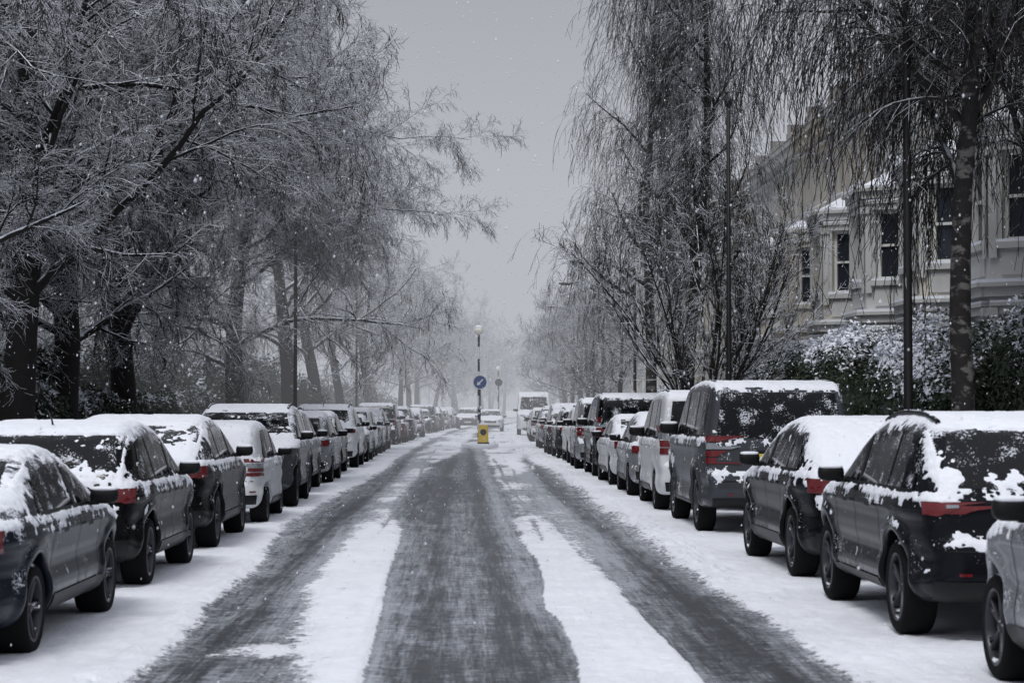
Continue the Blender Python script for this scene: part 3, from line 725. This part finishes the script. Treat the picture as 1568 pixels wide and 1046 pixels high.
tree('bare_tree',tB,-9.5,28,1.3,.95)
tree('bare_tree',tA,-8.2,39,.3,1.0)
tree('bare_tree',tB,-9.9,53,2.1,1.20)
tree('bare_tree',tA,-9.6,62,2.6,1.15)
tree('bare_tree',tB,-8.0,76,3.3,1.18)
tree('bare_tree',tC,-7.4,90,.5,1.35)
tree('bare_tree',tC,-7.2,104,1.3,1.30)
tree('bare_tree',tA,-15.5,50,4.3,1.1)
tree('bare_tree',tB,-14.5,41,5.3,1.0)
yy=118;k=0
while yy<330:
    tree('bare_tree',[tC,tC,tC,tD][k%4],-7.2+rng.normal(0,.6),yy,rng.random()*6,[1.05,1.1,.95,1.5][k%4]); yy+=13+rng.random()*8;k+=1
for k in range(24):
    yy=48+k*7.5; xx=-14-rng.random()*(yy*.24-6 if yy*.24>8 else 4)
    tree('park_tree',[tC,tD,tC,tC][k%4],xx,yy,rng.random()*6,.8+.35*rng.random(),.0)
tree('weeping_birch_tree',bB,6.45,27.2,1.2,1.0)
tree('weeping_birch_tree',bB,8.0,22,3.6,1.0)
tree('weeping_birch_tree',bB,9.2,34,5.1,1.05)
tree('weeping_birch_tree',bA,6.3,58,.4,1.0)
tree('weeping_birch_tree',bA,6.0,67,2.7,1.02)
tree('weeping_birch_tree',bA,7.9,76,4.4,1.0)
tree('multi_stem_tree',vT,5.55,48,0,1.0)
for yy,m,s,rz in ((86,tD,.85,1),(99,tD,.95,2.2),(112,tD,1.0,4),(126,tD,1.1,.5),(140,tD,1.05,5),(158,tC,.7,1),(176,tD,1.2,3),(196,tC,.75,2),(220,tC,.75,1),(245,tC,.8,4),(270,tC,.8,.2),(300,tC,.9,3)):
    tree('bare_tree',m,6.3,yy,rz,s)
for k in range(12): tree('distant_tree',[tC,tD,tC][k%3],-30+k*6.5,335+rng.random()*30,rng.random()*6,[1,1.5,1][k%3],0)
print('trees',time.time()-T0)
# ------------------------------------------------------------------ hedges
def leafmass(name,clumps,n,size=.06,sb=.0):
    cl=np.array(clumps,float); vol=(cl[:,3]*cl[:,4]*cl[:,5])**(2/3); pr=vol/vol.sum(); ci=rng.choice(len(cl),n,p=pr)
    d=norm(rng.normal(0,1,(n,3))); d[:,2]=np.where(d[:,2]<-.3,-d[:,2],d[:,2]); rr=rng.uniform(.72,1.08,n)[:,None]
    C=cl[ci,:3]+d*cl[ci,3:6]*rr*(1+.28*fbm(d*cl[ci,3:6]*2.5+cl[ci,:3],3,2))[:,None]
    C[:,2]=np.maximum(C[:,2],.1)
    nn=norm(d+rng.normal(0,.6,(n,3))); a=norm(np.cross(nn,rng.normal(0,1,(n,3)))); b=np.cross(nn,a)
    s=size*rng.uniform(.5,1.4,(n,1))
    V=np.stack([C-a*s,C-b*s*.5,C+a*s,C+b*s*.5],1); F=np.arange(4*n).reshape(n,4)
    sn=np.clip(.50*d[:,2]+.35*nn[:,2]+.60*fbm(C*1.4,9,3)+.20+sb,0,1)
    sn=np.repeat(sn,4)
    th=np.linspace(0,pi,8)[:,None]; ph=np.linspace(0,2*pi,12,endpoint=False)[None]
    U=np.stack([np.sin(th)*np.cos(ph),np.sin(th)*np.sin(ph),np.cos(th)*np.ones_like(ph)],-1).reshape(-1,3); i=np.arange(96).reshape(8,12)
    FF=np.stack([i[:-1],i[1:],np.roll(i[1:],-1,1),np.roll(i[:-1],-1,1)],-1).reshape(-1,4)
    Vc=[];Fc=[];o=4*n
    for c in cl: Vc.append(U*c[3:6]*.72+c[:3]);Fc.append(FF+o);o+=96  # unseen dark cores added inside the clumps to block light
    Vall=np.concatenate([V.reshape(-1,3)]+Vc); Fall=np.concatenate([F]+Fc)
    at=np.concatenate([sn,np.zeros(len(Vall)-4*n)])
    return obj(name,make_mesh(name,Vall,Fall,[M_leaf],attrs={'snow':at},smooth=False))
def hedge(name,x,y0,y1,hgt,wid,n,size=.055,step=.9,var=.22,sb=0.):
    cl=[]
    yy=y0
    while yy<y1:
        hh=hgt*rng.uniform(1-var,1.08); cl.append((x+rng.normal(0,.15)+float(road_c(yy)),yy,hh*.5,wid*rng.uniform(.8,1.15),step*.95,hh*.52)); yy+=step
    return leafmass(name,cl,n,size,sb)
hedge('garden_hedge',9.0,24,34,3.1,.85,60000,.05,sb=-.12)
hedge('garden_hedge',8.9,34.5,47,3.0,.8,60000,.05,sb=-.12)
hedge('garden_hedge',8.8,47.6,62,3.1,.9,45000,.06,sb=-.08)
hedge('garden_hedge',8.8,63,100,2.4,.8,30000,.09,1.5)
cl=[(8.1,34+rng.random()*7,1.0+rng.random()*1.0,.7,.9,.8) for _ in range(6)]
leafmass('snowy_shrub',cl,30000,.05,.06)
cl=[(8.1,43.5+rng.random()*6,1.0+rng.random()*1.3,.8,.9,.9) for _ in range(6)]
leafmass('snowy_shrub',cl,26000,.055,.02)
hedge('park_hedge',-9.9,40,135,2.0,.6,90000,.08,1.1,.10,-.15)
hedge('park_hedge',-11.5,24,40,2.0,.7,20000,.07,1.1,.10,-.15)
hedge('park_shrubbery',-10.5,84,200,3.6,1.4,50000,.12,2.2,.45,-.2)
hedge('park_shrubbery',-14.5,46,61,2.9,1.0,30000,.08,1.3,.40,-.25)
hedge('park_shrubbery',-12.3,58,84,3.3,1.2,40000,.09,1.5,.45,-.25)
for k in range(18):
    x=-11.5-1.2*k+rng.normal(0,1); yy=74+rng.random()*50; r=1.6+rng.random()*1.6
    leafmass('park_shrub',[(x,yy,r*.8,r,r,r*1.1),(x+r,yy+1,r*.6,r*.8,r,r*.8)],6000,.11,-.2)
mb=MB(); box(mb,7.95,8.15,22,63,.1,.85); obj('garden_wall',mb.mesh('garden_wall',M_brick,False))
mb=MB(); box(mb,7.92,8.18,22,63,.852,.93); obj('garden_wall_coping',mb.mesh('garden_wall_coping',M_snow,False))
mb=MB(); yr=np.arange(24,120,.13); n=len(yr); X=-7.5+road_c(yr)
p=np.stack([np.stack([X,yr,np.full(n,.1)],1),np.stack([X,yr,np.full(n,1.15)],1)],1); v,f=tubes(p,np.full((n,2),.009),4); mb.add(v,f)
for z in (.3,1.05):
    p=np.stack([X,yr,np.full(n,z)],1)[None]; v,f=tubes(p,np.full((1,n),.017),4); mb.add(v,f)
obj('park_railing',mb.mesh('park_railing',M_iron,False))
# ------------------------------------------------------------------ houses
def pbox(mb,o,u,nrm,u0,u1,z0,z1,d0,d1):
    o=np.array(o,float);u=np.array(u,float);nrm=np.array(nrm,float); V=[]
    for a in (u0,u1):
        for d in (d0,d1):
            for z in (z0,z1):
                q=o+u*a+nrm*d; V.append((q[0],q[1],z))
    mb.add(V,BOXF)
def wallp(B,o,u,n,U0,U1,Z0,Z1,ops,th=.24):
    us_=sorted({U0,U1,*[a for q in ops for a in q[:2]]}); zs=sorted({Z0,Z1,*[a for q in ops for a in q[2:4]]})
    for a,b in zip(us_[:-1],us_[1:]):
        run=None
        for c,d in zip(zs[:-1],zs[1:]):
            hole=any(q[0]<=a+1e-6 and q[1]>=b-1e-6 and q[2]<=c+1e-6 and q[3]>=d-1e-6 for q in ops)
            if hole:
                if run: pbox(B['walls'],o,u,n,a,b,run[0],run[1],-th,0); run=None
            else: run=(run[0],d) if run else (c,d)
        if run: pbox(B['walls'],o,u,n,a,b,run[0],run[1],-th,0)
    for q in ops: win(B,o,u,n,*q[:4])
def win(B,o,u,n,u0,u1,z0,z1):
    w=.07; f=B['window_frames']; zm=(z0+z1)/2
    pbox(B['windows'],o,u,n,u0,u1,z0,z1,-.20,-.17)
    pbox(f,o,u,n,u0,u0+w,z0,z1,-.165,-.10); pbox(f,o,u,n,u1-w,u1,z0,z1,-.165,-.10)
    pbox(f,o,u,n,u0+w,u1-w,z0,z0+.09,-.165,-.10); pbox(f,o,u,n,u0+w,u1-w,z1-.08,z1,-.165,-.10); pbox(f,o,u,n,u0+w,u1-w,zm-.03,zm+.03,-.165,-.10)
    m=B['mouldings']
    pbox(m,o,u,n,u0-.10,u1+.10,z0-.13,z0-.01,.002,.13); pbox(B['snow'],o,u,n,u0-.09,u1+.09,z0-.01,z0+.045,-.09,.12)
    pbox(m,o,u,n,u0-.14,u0-.003,z0,z1,.002,.05); pbox(m,o,u,n,u1+.003,u1+.14,z0,z1,.002,.05)
    pbox(m,o,u,n,u0-.18,u1+.18,z1+.003,z1+.15,.002,.09); pbox(m,o,u,n,u0-.22,u1+.22,z1+.153,z1+.22,.002,.15)
    pbox(B['snow'],o,u,n,u0-.21,u1+.21,z1+.222,z1+.26,.003,.14)
def terrace():
    B={k:MB() for k in('walls','windows','window_frames','mouldings','snow','roof','door','chimney')}
    Wd=6.0; U=(0,1.,0); N=(-1.,0,0); o3=(0,0,0)
    wallp(B,o3,U,N,0,Wd,0,10,[(4.35,5.15,4.5,6.3),(4.35,5.15,7.6,9.2),(1.15,1.95,7.6,9.2),(2.35,3.15,7.6,9.2)])
    A=np.array([(-.002,.45),(-1.15,1.25),(-1.15,3.05),(-.002,3.85)])
    for z0,z1,a,b in ((.0,3.75,1.25,3.2),(3.75,6.75,4.55,6.25)):
        for i in range(3):
            p,q=A[i],A[i+1]; L=np.hypot(*(q-p)); u=np.array([*((q-p)/L),0]); nn=np.array([-u[1],u[0],0])
            if nn[0]>0: nn=-nn
            if i==0 and nn[1]>0: nn=-nn
            m=.27
            wallp(B,(p[0],p[1],0),u,nn,0,L,z0,z1,[(m,L-m,a,b)],.2)
            for uu in (.02,L-.18):
                pbox(B['mouldings'],(p[0],p[1],0),u,nn,uu,uu+.16,z0+.5,z1-.42,.052,.085); pbox(B['mouldings'],(p[0],p[1],0),u,nn,uu-.03,uu+.19,z1-.58,z1-.42,.05,.13)
            pbox(B['mouldings'],(p[0],p[1],0),u,nn,-.04,L+.04,z1-.22,z1-.04,.003,.16+.01*i); pbox(B['mouldings'],(p[0],p[1],0),u,nn,-.08,L+.08,z1-.04,z1+.04,.003,.25+.01*i)
            pbox(B['snow'],(p[0],p[1],0),u,nn,-.07,L+.07,z1+.041,z1+.10,.003,.235+.01*i)
            pbox(B['mouldings'],(p[0],p[1],0),u,nn,.25,L-.25,a-.62,a-.2,.003,.045)
    V=np.array([(0,.3,6.8),(-1.35,1.15,6.8),(-1.35,3.15,6.8),(0,4.0,6.8),(.0,1.6,7.55),(.0,2.7,7.55)])
    B['snow'].add(V[[0,1,4]],[[0,1,2]]); B['snow'].add(V[[1,2,5,4]],[[0,1,2,3]]); B['snow'].add(V[[2,3,5]],[[0,1,2]])
    pbox(B['door'],o3,U,N,4.4,5.3,.7,3.0,.01,.06); m=B['mouldings']
    pbox(m,o3,U,N,4.1,4.38,.6,3.3,.003,.4); pbox(m,o3,U,N,5.32,5.6,.6,3.3,.003,.4); pbox(m,o3,U,N,4.0,5.7,3.302,3.65,.003,.55); pbox(B['snow'],o3,U,N,4.0,5.7,3.652,3.75,.003,.54)
    for k in range(4): pbox(m,o3,U,N,4.2,5.5,.0,.15*(4-k)+.02,.41+.3*k,.71+.3*k)
    pbox(m,o3,U,N,.02,Wd-.02,6.95,7.1,.003,.10); pbox(B['snow'],o3,U,N,.02,Wd-.02,7.102,7.14,.003,.09)
    pbox(m,o3,U,N,.005,Wd-.005,9.62,9.98,.003,.18); pbox(m,o3,U,N,.005,Wd-.005,9.982,10.15,-.2,.38)
    for k in range(12): pbox(m,o3,U,N,.15+k*.5,.30+k*.5,9.66,9.95,.185,.34)
    r=B['roof']; 
    r.add([(-.40,0,10.155),(-.40,6,10.155),(4.2,6,13.0),(4.2,0,13.0)],[[0,1,2,3]]); r.add([(4.2,0,13.0),(4.2,6,13.0),(9,6,10.1),(9,0,10.1)],[[0,1,2,3]])
    box(B['chimney'],3.9,4.8,-.25,.25,12.5,14.2)
    for k in range(4): lathe(B['chimney'],[(.1,14.2),(.12,14.6),(.0,14.6)],8,'z',(4.02+k*.22,0,0))
    box(B['walls'],.25,9,.002,.2,0,10.1); box(B['walls'],.25,9,Wd-.2,Wd-.002,0,10.1); box(B['walls'],8.8,9,.2,Wd-.2,0,10.05)
    mm={'walls':M_wall,'windows':M_wglass,'window_frames':M_frame,'mouldings':M_wall,'snow':M_snow,'roof':M_slate,'door':M_black,'chimney':M_brick}
    return {k:v.mesh('house_'+k,mm[k],False) for k,v in B.items() if v.n}
HM=terrace()
for k in range(24):
    y0=26+k*6.0
    e=bpy.data.objects.new('terraced_house',None); COL.objects.link(e); e.location=(11.0+float(road_c(y0)),y0,.12); e.rotation_euler=(0,0,-math.atan(2*1.8e-4*max(y0-60,0)))
    for kk,m in HM.items(): obj(kk,m,e)
# ------------------------------------------------------------------ street furniture
def lamp(x,y,H=8,arm=1.0,r=.06,side=-1):
    e=bpy.data.objects.new('street_lamp',None); COL.objects.link(e); e.location=(x+float(road_c(y)),y,.12)
    mb=MB(); lathe(mb,[(r*1.7,0),(r*1.7,1.1),(r*1.2,1.2),(r,1.3),(r*.7,H),(0,H+.03)],14); obj('post',mb.mesh('lamp_post',M_iron),e)
    if arm:
        t=np.linspace(0,1,8); P=np.stack([side*arm*t,t*0,H-.1+.35*np.sin(t*1.5)],1)[None]; v,f=tubes(P,np.full((1,8),.028),8); mb=MB(); mb.add(v,f); obj('arm',mb.mesh('lamp_arm',M_iron),e)
        mb=MB(); box(mb,side*arm-.32,side*arm+.32,-.11,.11,H+.19,H+.26); box(mb,side*arm-.22,side*arm+.22,-.085,.085,H+.14,H+.188); obj('lantern',mb.mesh('lamp_lantern',M_iron,False),e)
        mb=MB(); box(mb,side*arm-.31,side*arm+.31,-.10,.10,H+.262,H+.31); obj('lantern_snow',mb.mesh('lamp_snow',M_snow,False),e)
    else:
        mb=MB(); lathe(mb,[(.05,H),(.09,H+.05),(.08,H+.16),(.03,H+.22),(0,H+.23)],14); obj('lantern',mb.mesh('lamp_top',M_iron),e)
    return e
lamp(5.85,27.6,9,1.3,.062); lamp(5.9,46.5,8.1,0,.06); lamp(5.9,72,6.2,1.9,.06); lamp(5.9,98,7.0,1.3,.06); lamp(5.9,125,7.2,1.3,.06)
lamp(-5.7,73,8,0,.07,1); lamp(-5.7,108,8,0,.06,1); lamp(5.9,155,7.2,1.3,.06)
def beacon(x,y,striped=True):
    e=bpy.data.objects.new('belisha_beacon',None); COL.objects.link(e); e.location=(x,y,.12)
    for k in range(9):
        mb=MB(); lathe(mb,[(.045,k*.49),(.045,(k+1)*.49)],12); obj('pole_band',mb.mesh('band',M_iron if k%2==0 else M_white),e)
    mb=MB(); a=np.linspace(0,pi,12); lathe(mb,[(.19*sin(t),4.58-.19*cos(t)) for t in a],18); obj('globe',mb.mesh('globe',M_globe),e)
    mb=MB(); a=np.linspace(pi*.68,pi,6); lathe(mb,[(.205*sin(t),4.58-.21*cos(t)) for t in a],18); obj('globe_snow',mb.mesh('globe_snow',M_snow),e)
    return e
ix,iy=.78,84.6
mb=MB(); S=28; a=np.arange(S)/S*2*pi; ex=np.sign(np.cos(a))*np.abs(np.cos(a))**.8*.75; ey=np.sin(a)*2.6
V=np.concatenate([np.stack([ix+ex*r_,iy+1.2+ey*r_,np.full(S,z)],1) for r_,z in ((1,0),(1,.13),(.95,.17),(.6,.2),(.01,.21))])
i=np.arange(5*S).reshape(5,S); F=np.stack([i[:-1],np.roll(i[:-1],-1,1),np.roll(i[1:],-1,1),i[1:]],-1).reshape(-1,4)
obj('traffic_island',make_mesh('traffic_island',V,F,[M_snow]))
beacon(ix-.05,iy+.4)
beacon(ix+2.2,168.)
e=bpy.data.objects.new('keep_left_sign',None); COL.objects.link(e); e.location=(ix,iy+.25,0)
mb=MB(); lathe(mb,[(0,-.0),(.27,-.0),(.28,.01),(.28,.03),(0,.03)],32,'y',(0,0,2.62)); obj('disc',mb.mesh('disc',M_blue,False),e)
mb=MB(); lathe(mb,[(.262,-.004),(.285,-.004),(.288,.012)],32,'y',(0,0,2.62)); obj('border',mb.mesh('border',M_white,False),e)
mb=MB(); 
def rot2(p,a): return (p[0]*cos(a)-p[1]*sin(a),p[0]*sin(a)+p[1]*cos(a))
ar=[(-.025,.17),(.025,.17),(.025,-.05),(-.025,-.05),(-.09,-.04),(.09,-.04),(0,-.18)]
ar=[rot2(p,-pi/4) for p in ar]; mb.add([(p[0],-.008,2.62+p[1]) for p in ar[:4]],[[0,1,2,3]]); mb.add([(p[0],-.008,2.62+p[1]) for p in ar[4:]],[[0,1,2]]); obj('arrow',mb.mesh('arrow',M_white,False),e)
mb=MB(); lathe(mb,[(.03,0.1),(.03,2.9)],10,'z',(0,.08,0)); obj('post',mb.mesh('post',M_iron),e)
e=bpy.data.objects.new('island_bollard',None); COL.objects.link(e); e.location=(ix+.12,iy-.75,.14)
def rb(mb,w0,d0,w1,d1,z0,z1):
    V=[(sx*w,sy*d,z) for w,d,z in ((w0,d0,z0),(w1,d1,z1)) for sx,sy in ((-1,-.6),(-.6,-1),(.6,-1),(1,-.6),(1,.6),(.6,1),(-.6,1),(-1,.6))]
    F=[(i,(i+1)%8,8+(i+1)%8,8+i) for i in range(8)]; mb.add(V,F)
    mb.add(V[8:],[(0,1,2,3),(0,3,4,7),(4,5,6,7)])
mb=MB(); rb(mb,.21,.14,.18,.12,.1,.78); obj('shell',mb.mesh('shell',M_yel,False),e)
mb=MB(); rb(mb,.23,.16,.23,.16,0,.098); obj('base',mb.mesh('base',M_iron,False),e)
mb=MB(); rb(mb,.182,.122,.12,.08,.785,.87); obj('cap_snow',mb.mesh('cap',M_snow,False),e)
mb=MB(); lathe(mb,[(0,-.135),(.12,-.135),(.125,-.12)],20,'y',(0,-.006,.5)); obj('disc',mb.mesh('bdisc',M_iron,False),e)
e=bpy.data.objects.new('traffic_sign',None); COL.objects.link(e); e.location=(2.7,150,0.1)
mb=MB(); lathe(mb,[(.03,0),(.03,3.2)],8); obj('post',mb.mesh('p',M_iron),e)
mb=MB(); lathe(mb,[(0,-.05),(.27,-.05),(.27,-.02)],24,'y',(0,0,3.3)); obj('disc',mb.mesh('d',M_iron,False),e)
# ------------------------------------------------------------------ falling snow
n=9000; Y=7+np.sqrt(rng.random(n))*55; X=(rng.random(n)-.5)*Y*.62; Z=rng.random(n)*(1.5+Y*.22)+.1
C=np.stack([X,Y,Z],1); O=np.array([(1,0,0),(-1,0,0),(0,1,0),(0,-1,0),(.15,0,1.8),(-.15,0,-1.8)],float)
s=rng.uniform(.0045,.0085,(n,1,1))*(.65+.014*Y[:,None,None]); V=C[:,None]+O[None]*s
F0=np.array([(0,2,4),(2,1,4),(1,3,4),(3,0,4),(2,0,5),(1,2,5),(3,1,5),(0,3,5)]); F=(F0[None]+6*np.arange(n)[:,None,None]).reshape(-1,3)
obj('falling_snow',make_mesh('falling_snow',V.reshape(-1,3),F,[M_snow]))
# ------------------------------------------------------------------ haze (snow-filled air: self-lit volume, added glow stands in for scattered light)
mb=MB(); box(mb,-160,160,62,420,-.04,45); ho=obj('glowing_haze',mb.mesh('glowing_haze',None,False)); ho.data.materials.clear()
t=newm('haze_glow'); SG=.0042; LH=.54
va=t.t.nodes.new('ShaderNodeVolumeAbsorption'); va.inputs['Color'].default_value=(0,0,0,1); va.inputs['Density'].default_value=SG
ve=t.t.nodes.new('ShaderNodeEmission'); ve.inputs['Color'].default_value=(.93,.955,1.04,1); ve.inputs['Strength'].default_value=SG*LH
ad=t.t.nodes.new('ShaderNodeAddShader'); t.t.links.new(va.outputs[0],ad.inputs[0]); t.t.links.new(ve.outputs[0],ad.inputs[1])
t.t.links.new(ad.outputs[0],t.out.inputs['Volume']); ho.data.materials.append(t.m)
# ------------------------------------------------------------------ world & light
w=bpy.data.worlds.new('World'); scene.world=w; w.use_nodes=True; nt=w.node_tree; nt.nodes.clear()
out=nt.nodes.new('ShaderNodeOutputWorld'); bg=nt.nodes.new('ShaderNodeBackground'); nt.links.new(bg.outputs[0],out.inputs[0])
sky=nt.nodes.new('ShaderNodeTexSky'); sky.sky_type='NISHITA'; sky.sun_disc=False; sky.sun_elevation=radians(54); sky.sun_rotation=radians(200)
sky.dust_density=4; sky.air_density=1.0
hs=nt.nodes.new('ShaderNodeHueSaturation'); hs.inputs['Saturation'].default_value=.12; nt.links.new(sky.outputs[0],hs.inputs['Color'])
tc=nt.nodes.new('ShaderNodeTexCoord'); sp=nt.nodes.new('ShaderNodeSeparateXYZ'); nt.links.new(tc.outputs['Generated'],sp.inputs[0])
cr=nt.nodes.new('ShaderNodeValToRGB'); nt.links.new(sp.outputs[2],cr.inputs[0])
els=cr.color_ramp.elements; els[0].position=0; els[0].color=(4.7,4.85,5.4,1); els[1].position=.9; els[1].color=(8.0,8.3,9.3,1)
q=els.new(.2); q.color=(2.8,2.94,3.38,1)
mx=nt.nodes.new('ShaderNodeMix'); mx.data_type='RGBA'; mx.inputs[0].default_value=.88
nt.links.new(hs.outputs[0],mx.inputs[6]); nt.links.new(cr.outputs[0],mx.inputs[7]); nt.links.new(mx.outputs[2],bg.inputs[0]); bg.inputs[1].default_value=.10
sd=bpy.data.lights.new('sun','SUN'); sd.energy=1.5; sd.angle=radians(20); sd.color=(1,.985,.965)
so=bpy.data.objects.new('sun',sd); COL.objects.link(so); so.rotation_euler=(radians(36),0,radians(-20))
# ------------------------------------------------------------------ camera
cd=bpy.data.cameras.new('camera'); cd.lens=74.6; cd.sensor_width=36; cd.clip_end=3000; cd.clip_start=.1
cd.dof.use_dof=True; cd.dof.focus_distance=38; cd.dof.aperture_fstop=5.0
co=bpy.data.objects.new('camera',cd); COL.objects.link(co); co.location=(0,0,1.58); co.rotation_euler=(radians(91.8),0,radians(-1.39)); scene.camera=co
scene.view_settings.view_transform='Standard'; scene.view_settings.look='None'; scene.view_settings.exposure=0
print('done',time.time()-T0)
